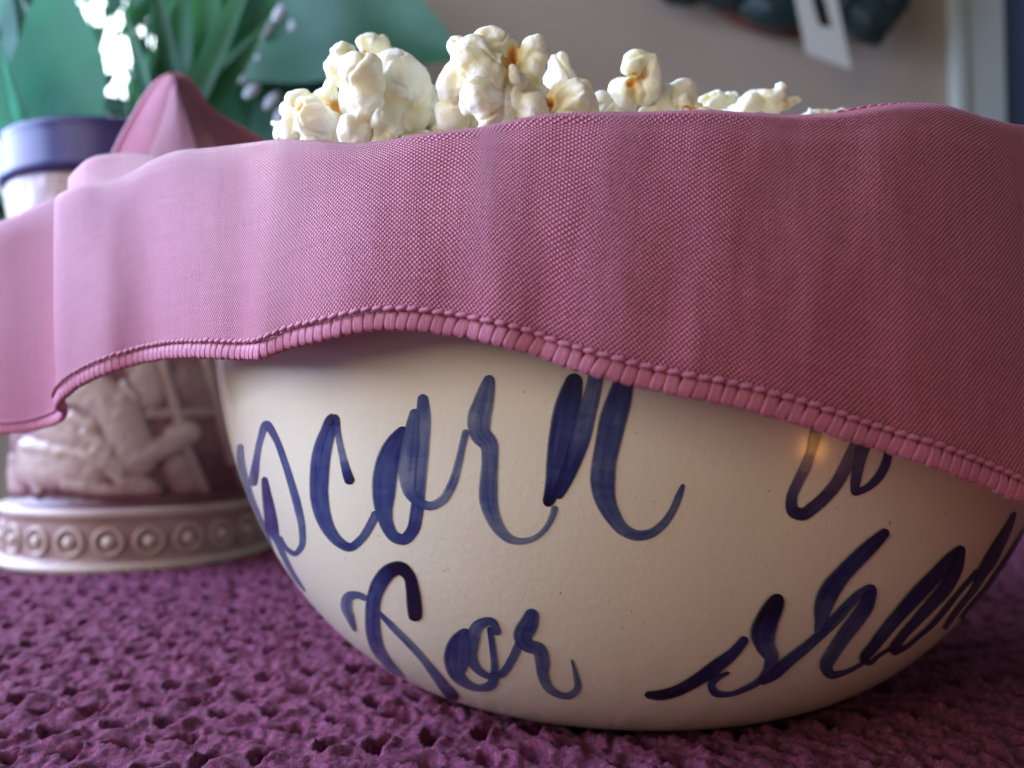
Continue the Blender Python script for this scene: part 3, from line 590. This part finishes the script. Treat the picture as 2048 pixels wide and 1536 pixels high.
for i in range(NT_):
    th = 2*math.pi*i/NT_; ct, st = math.cos(th), math.sin(th)
    for r, z in prof:
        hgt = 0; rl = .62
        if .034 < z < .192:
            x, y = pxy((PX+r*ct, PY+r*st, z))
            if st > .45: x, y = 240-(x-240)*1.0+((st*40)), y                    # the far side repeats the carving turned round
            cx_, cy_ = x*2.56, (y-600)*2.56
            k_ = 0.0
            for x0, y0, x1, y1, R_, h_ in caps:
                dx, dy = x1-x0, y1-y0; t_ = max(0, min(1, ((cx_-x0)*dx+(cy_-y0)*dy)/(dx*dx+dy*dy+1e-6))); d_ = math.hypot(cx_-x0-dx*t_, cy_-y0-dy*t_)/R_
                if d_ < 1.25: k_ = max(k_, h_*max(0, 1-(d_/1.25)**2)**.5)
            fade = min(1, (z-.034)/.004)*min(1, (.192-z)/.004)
            hgt = k_*.00062*fade; rl = .08+.15*k_*fade+.14*max(0, 1-k_)*(1 if y < 900 else 0)+.2*min(1, max(0, (950-y)/300))  # recess tone: plum wash plus shadow lines painted into the grooves
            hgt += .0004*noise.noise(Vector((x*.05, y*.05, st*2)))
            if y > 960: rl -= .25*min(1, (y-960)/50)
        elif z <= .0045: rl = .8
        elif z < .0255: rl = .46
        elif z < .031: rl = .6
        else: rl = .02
        rad = r+hgt; V.append((PX+rad*ct, PY+rad*st, z)); relief.append(rl)
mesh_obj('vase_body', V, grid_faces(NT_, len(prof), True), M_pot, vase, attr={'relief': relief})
cp = [(.0540, .1925), (.0575, .1932), (.0605, .195), (.0603, .198), (.0603, .212), (.0605, .2155), (.0610, .2168), (.0608, .2182), (.0596, .2188), (.0570, .2180), (.0560, .214), (.0555, .208), (.0001, .208)]; cp = [(a*1.19, b) for a, b in cp]
v, f = lathe(cp, 160, PX, PY); mesh_obj('blue_collar', v, f, M_collar, vase)
v, f = lathe([(.066, .2085), (.03, .2105), (.0001, .211)], 60, PX, PY); mesh_obj('soil', v, f, M_soil, vase)
# ring-and-bead ornaments round the foot
def torus_v(R, r, n, m_):
    v = []; f = []
    for i in range(n):
        a = 2*math.pi*i/n
        for j in range(m_):
            b = 2*math.pi*j/m_; v.append(((R+r*math.cos(b))*math.cos(a), r*.8*math.sin(b), (R+r*math.cos(b))*math.sin(a)))
            f.append((i*m_+j, i*m_+(j+1) % m_, ((i+1) % n)*m_+(j+1) % m_, ((i+1) % n)*m_+j))
    return v, f
def me_of(name, v, f, m, at_=None):
    me = bpy.data.meshes.new(name); me.from_pydata([tuple(q) for q in v], [], f); me.polygons.foreach_set('use_smooth', [True]*len(f)); me.materials.append(m)
    if at_ is not None: a = me.attributes.new('relief', 'FLOAT', 'POINT'); a.data.foreach_set('value', np.full(len(v), at_, dtype=np.float32))
    return me
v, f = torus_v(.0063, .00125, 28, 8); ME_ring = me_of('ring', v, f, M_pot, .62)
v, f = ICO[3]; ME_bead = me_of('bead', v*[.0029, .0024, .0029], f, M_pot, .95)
for i in range(23):
    th = math.radians(-94+360/23*i); p = Vector((PX+.0662*math.cos(th), PY+.0662*math.sin(th), .0152)); R = Matrix.Rotation(th+math.pi/2, 4, 'Z')
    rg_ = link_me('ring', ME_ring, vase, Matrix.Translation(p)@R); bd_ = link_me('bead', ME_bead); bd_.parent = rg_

# ------------------------------------------------------------------ plants
def leaf_geo(base, tip, wid, sag=.0, fold_=.15, side=None, n=14, shape=.5):
    base, tip = Vector(base), Vector(tip); ax = tip-base; L = ax.length; t_ = ax.normalized()
    s_ = side or t_.cross(Vector((0, 1, 0))).normalized()
    s_ = (s_-t_*s_.dot(t_)).normalized(); nrm = t_.cross(s_); V = []
    for i in range(n+1):
        q = i/n; c = base+ax*q+Vector((0, 0, 1))*sag*4*q*(1-q)
        w_ = wid*.5*(math.sin(math.pi*q**shape)**.8 if 0 < q < 1 else .02)
        for j in (-2, -1, 0, 1, 2):
            V.append(c+s_*w_*j/2+nrm*(abs(j)/2*w_*fold_*2+.04*w_*math.sin(q*14+j)))
    return V, grid_faces(n+1, 5)
GAPS = [(190,30,34),(165,5,24),(214,88,20),(245,106,16),(205,142,14),(218,172,14),(245,160,14),(296,75,18),(300,55,14),(392,105,14),(462,175,14),(530,25,16),(70,0,16)]
def blocks(base, tip, wid):
    for q in (0, .1, .2, .3, .4, .5, .6, .7, .8, .9, 1):
        p = Vector(base).lerp(Vector(tip), q); x, y = pxy(p); hw = wid*.5*F/p.y*math.sin(math.pi*min(.98, max(.02, q)))
        if any(math.hypot(x-a, y-b) < c+hw*.6 for a, b, c in GAPS): return True
    return False
def rleaf(parent, base, tip, wid, m, **kw):
    if not blocks(base, tip, wid): leaf(parent, base, tip, wid, m, **kw)
def leaf(parent, base, tip, wid, m, **kw):
    v, f = leaf_geo(base, tip, wid, **kw); o = mesh_obj('leaf', v, f, m, parent); return o
top = Vector((PX, PY, .205))
pl = empty('broad_leaved_plant', top); tag(pl, 'broad-leaved green houseplant growing out of the ceramic vase', 'plant')
leaf(pl, at(128, 300, .43), at(105, -60, .44), .052, M_leaf3, shape=.62, fold_=.05)
leaf(pl, at(30, 290, .42), at(-30, 30, .41), .022, M_leaf3, fold_=.1)
leaf(pl, at(60, 285, .41), at(5, 100, .39), .008, M_leaf3)
leaf(pl, at(40, 260, .47), at(60, -150, .50), .03, M_leaf2)
leaf(pl, at(-60, 260, .47), at(-20, -150, .50), .06, M_leaf3)
leaf(pl, at(345, 260, .48), at(360, -150, .52), .024, M_leaf)
leaf(pl, at(350, 260, .48), at(440, -160, .53), .036, M_leaf)
leaf(pl, at(360, 260, .48), at(560, -20, .54), .030, M_leaf)
leaf(pl, at(350, 260, .50), at(600, -190, .56), .040, M_leaf2)
for i in range(60):
    a = rr.uniform(-.9, 1.2); bx_ = 150+rr.uniform(-120, 230)
    rleaf(pl, at(bx_, 270, .46+rr.uniform(-.02, .05)), at(bx_+a*200, rr.uniform(-160, 120), .5+rr.uniform(-.03, .08)), rr.uniform(.006, .018), rr.choice([M_leaf, M_leaf2, M_leaf]))
for i in range(9):
    bx_ = rr.uniform(60, 300); tube([at(bx_, 280, .47), at(bx_+rr.uniform(-15, 40), 120, .49), at(bx_+rr.uniform(-30, 90), -40, .5)], .0010, M_leaf, 'stem', pl, 6)
# second plant behind, long dark leaf reaching right, pale blossoms
p2 = Vector((-.16, .64, .0)); gp = empty('dark_leaved_plant', p2); tag(gp, 'dark green plant behind the vase with a long leaf reaching over the popcorn', 'plant')
M_terra = mat('terracotta', (.28, .10, .055), .8)
v, f = lathe([(.0001, 0), (.04, 0), (.055, .10), (.058, .10), (.058, .115), (.052, .115), (.050, .105), (.0001, .105)], 60, p2.x, p2.y); mesh_obj('plant_pot', v, f, M_terra, gp)
leaf(gp, at(440, 110, .62), at(925, 112, .55), .098, M_leaf2, sag=.024, fold_=.12, shape=.8, n=26)
leaf(gp, at(500, 260, .62), at(760, 10, .66), .085, M_leaf2, fold_=.1, shape=.7)
leaf(gp, at(520, 300, .62), at(690, 160, .60), .05, M_leaf2, fold_=.1)
leaf(gp, at(470, 280, .62), at(640, -60, .68), .085, M_leaf2)
leaf(gp, at(480, 300, .64), at(470, 90, .66), .03, M_leaf)
for i in range(34):
    bx_ = rr.uniform(250, 620); by_ = rr.uniform(60, 330)
    rleaf(gp, at(bx_, by_, .66+rr.uniform(-.03, .12)), at(bx_+rr.uniform(-110, 130), by_-rr.uniform(40, 180), .70+rr.uniform(-.03, .1)), rr.uniform(.012, .034), rr.choice([M_leaf, M_leaf2, M_leaf2]))
for i in range(9):
    bx_ = rr.uniform(330, 560); st = at(bx_, 330, .64); tp = at(bx_+rr.uniform(-80, 120), rr.uniform(-20, 120), .68)
    mid_ = (st+tp)/2+Vector((rr.uniform(-.01, .01), 0, .01)); tube([st, mid_, tp], .0013, M_leaf, 'stem', gp, 6)
for (px, py) in [(560,25),(590,45),(530,60),(575,110),(520,130),(610,20),(505,180),(545,200),(590,240),(560,240),(480,150)]:
    c = at(px, py, .60); v, f = ICO[2]
    a_ = rr.uniform(-.8, .8); R = np.array(Matrix.Rotation(a_, 3, 'Y'))
    vv = (v*[.0042, .002, .0085])@R.T+np.array(c); mesh_obj('blossom', vv, f, M_petal, gp); tube([c, (c+at(500, 330, .66))/2+Vector((.006, 0, .012)), at(500, 330, .66)], .0008, M_leaf, 'stem', gp, 6)
# back foliage by the window
gb = empty('leafy_bush', (-.85, 1.25, 0)); tag(gb, 'blurred leafy greenery in front of the bright window, furthest back at the left', 'plant')
V = []; Fb = []
for i in range(1500):
    px = rr.uniform(-260, 640); py = rr.uniform(-160, 420); Y = rr.uniform(.95, 1.3)
    if any(math.hypot(px-a, py-b) < c+9 for a, b, c in GAPS): continue
    b0 = at(px, py, Y); dr = Vector((rr.uniform(-1, 1), rr.uniform(-.4, .4), rr.uniform(-1, 1))).normalized()*rr.uniform(.02, .045)
    v, f = leaf_geo(b0-dr, b0+dr, rr.uniform(.014, .026), n=4); o_ = len(V); V += v; Fb += [tuple(q+o_ for q in ff) for ff in f]
bs = mesh_obj('foliage', V, Fb, M_leaf2, gb); bs['kind'] = 'stuff'
tube([(-.85, 1.25, -.3), (-.8, 1.22, .1), (-.75, 1.15, .45)], .008, M_leaf2, 'stem', gb, 8)

# ------------------------------------------------------------------ room behind
def box(name, x0, x1, y0, y1, z0, z1, m, parent=None, bev=0):
    o = mesh_obj(name, [(x, y, z) for x in (x0, x1) for y in (y0, y1) for z in (z0, z1)], [(0, 1, 3, 2), (4, 6, 7, 5), (0, 4, 5, 1), (2, 3, 7, 6), (0, 2, 6, 4), (1, 5, 7, 3)], m, parent, smooth=False)
    if bev: b_ = o.modifiers.new('b', 'BEVEL'); b_.width = bev; b_.segments = 2
    return o
M_wall = mat('mauve_grey_wall', (.4, .33, .31), .8); N = NT(M_wall); N.link(N.bump(N.noise(90, 4), .002, .3), N.b.inputs['Normal'])
N.link(N.ramp(N.noise(3, 4), [(.3, (.41, .325, .25)), (.7, (.46, .37, .29))]), N.b.inputs['Base Color'])
M_trim = mat('grey_green_paint', (.46, .50, .46), .5); M_blue = mat('blue_paint', (.08, .13, .30), .6); M_white = mat('white_paint', (.7, .72, .72), .45)
WY = 1.5; XD = at(1900, 300, WY).x; XW = -.42
box('back_wall', XW, XD, WY, WY+.1, -.75, 1.9, M_wall); tag(bpy.data.objects['back_wall'], kind='structure')
df = empty('door_frame', (XD, WY, -.75)); tag(df, 'pale grey-green door frame at the right end of the back wall', 'door frame')
box('frame_board', XD+.022, XD+.094, WY-.018, WY+.1, -.75, 1.9, M_trim, df, .002); box('frame_bead', XD, XD+.022, WY-.028, WY+.1, -.75, 1.9, M_trim, df, .004)
bd = box('blue_door', XD+.095, XD+1.0, WY+.03, WY+.07, -.75, 1.9, M_blue); tag(bd, 'plain blue door surface at the far right edge beyond the grey-green frame', 'door')
# window at the left
wi = empty('window', (-1.3, WY, .25)); tag(wi, 'bright window with white frame behind the plants at the left', 'window')
box('window_frame', XW-.05, XW-.002, WY-.01, WY+.08, .2, 1.8, M_white, wi, .003); box('window_frame', -1.0, -.96, WY, WY+.06, .24, 1.8, M_white, wi, .003); box('window_sill', -2.4, XW-.002, WY-.06, WY+.1, .17, .2, M_white, wi, .003); box('window_frame', -2.4, -2.35, WY, WY+.06, .2, 1.8, M_white, wi, .003)
M_glass = bpy.data.materials.new('window_glass'); M_glass.use_nodes = True; N = NT(M_glass)
tr = N.new('ShaderNodeBsdfTransparent'); gl = N.new('ShaderNodeBsdfGlossy'); gl.inputs['Roughness'].default_value = .02; ms = N.new('ShaderNodeMixShader'); ms.inputs[0].default_value = .06
N.link(tr.outputs[0], ms.inputs[1]); N.link(gl.outputs[0], ms.inputs[2]); N.link(ms.outputs[0], N.n['Material Output'].inputs['Surface'])
mesh_obj('pane', [(-2.35, WY+.03, .2), (XW-.05, WY+.03, .2), (XW-.05, WY+.03, 1.8), (-2.35, WY+.03, 1.8)], [(0, 1, 2, 3)], M_glass, wi, smooth=False)
box('lower_wall', -2.6, XW-.001, WY+.001, WY+.1, -.75, .169, M_wall); tag(bpy.data.objects['lower_wall'], kind='structure')
M_sky = bpy.data.materials.new('bright_sky'); M_sky.use_nodes = True; N = NT(M_sky); em = N.new('ShaderNodeEmission'); em.inputs[0].default_value = (.80, .92, 1, 1); em.inputs[1].default_value = 5.0
N.link(em.outputs[0], N.n['Material Output'].inputs['Surface'])
sk = mesh_obj('sky', [(-5, 3.2, -.8), (.2, 3.2, -.8), (.2, 3.2, 3.5), (-5, 3.2, 3.5)], [(0, 1, 2, 3)], M_sky, smooth=False); tag(sk, kind='structure')

# hanging dark decoration with a paper tag
wr = empty('hanging_wreath', at(1590, -160, 1.40)); tag(wr, 'dark wreath with reddish brown ring hanging on the wall, cut off by the top edge', 'wreath')
M_dark = mat('blue_black_leaf', (.012, .03, .034), .5); M_red = mat('red_brown_rim', (.14, .045, .03), .7)
cw = at(1590, -190, 1.44); pts = [cw+Vector((math.cos(a)*.225, 0, math.sin(a)*.225)) for a in np.linspace(0, 2*math.pi, 61)]
tube(pts, .014, M_red, 'ring', wr, 12)
for (px, py, rx, ry, an) in [(1370,-30,70,40,0),(1440,-20,60,34,20),(1545,15,70,42,10),(1500,-30,60,50,0),(1610,-10,60,60,0),(1735,20,52,72,-12),(1690,-10,40,60,0),(1770,-20,50,70,0),(1300,-60,50,50,0),(1400,-90,60,60,0),(1640,-90,70,60,0)]:
    c = np.array(at(px, py, 1.38)); s_ = 1.38/F; v, f = ICO[3]; R = np.array(Matrix.Rotation(math.radians(an), 3, 'Y')); 
    vv = v*[rx*s_, .035, ry*s_]; vv = vv*(1+.12*np.sin(v[:, 0:1]*7+px)*np.cos(v[:, 2:3]*6)); mesh_obj('leaf_cluster', vv@R.T+c, f, M_dark, wr)
def tagmesh():
    o = [(1578,-60),(1662,-60),(1703,140),(1612,106)]; i = [(1616,-30),(1642,-30),(1664,56),(1638,50)]; V = []; 
    for Y in (1.300, 1.3015):
        V += [at(x, y, Y) for x, y in o]+[at(x, y, Y) for x, y in i]
    f = []
    for k_ in range(4):
        n_ = (k_+1) % 4; f += [(k_, n_, 4+n_, 4+k_), (8+k_, 12+k_, 12+n_, 8+n_), (k_, 8+k_, 8+n_, n_), (4+k_, 4+n_, 12+n_, 12+k_)]
    return V, f
M_paper = mat('tag_card', (.60, .58, .50), .7); v, f = tagmesh(); tg = mesh_obj('paper_tag', v, f, M_paper, smooth=False)
tag(tg, 'pale card tag with a long slot hanging from the dark wreath', 'tag')
fl = mesh_obj('floor', [(-3, -2, -.75), (3, -2, -.75), (3, 2, -.75), (-3, 2, -.75)], [(0, 1, 2, 3)], mat('floor_wood', (.2, .14, .1), .5), smooth=False); tag(fl, kind='structure')
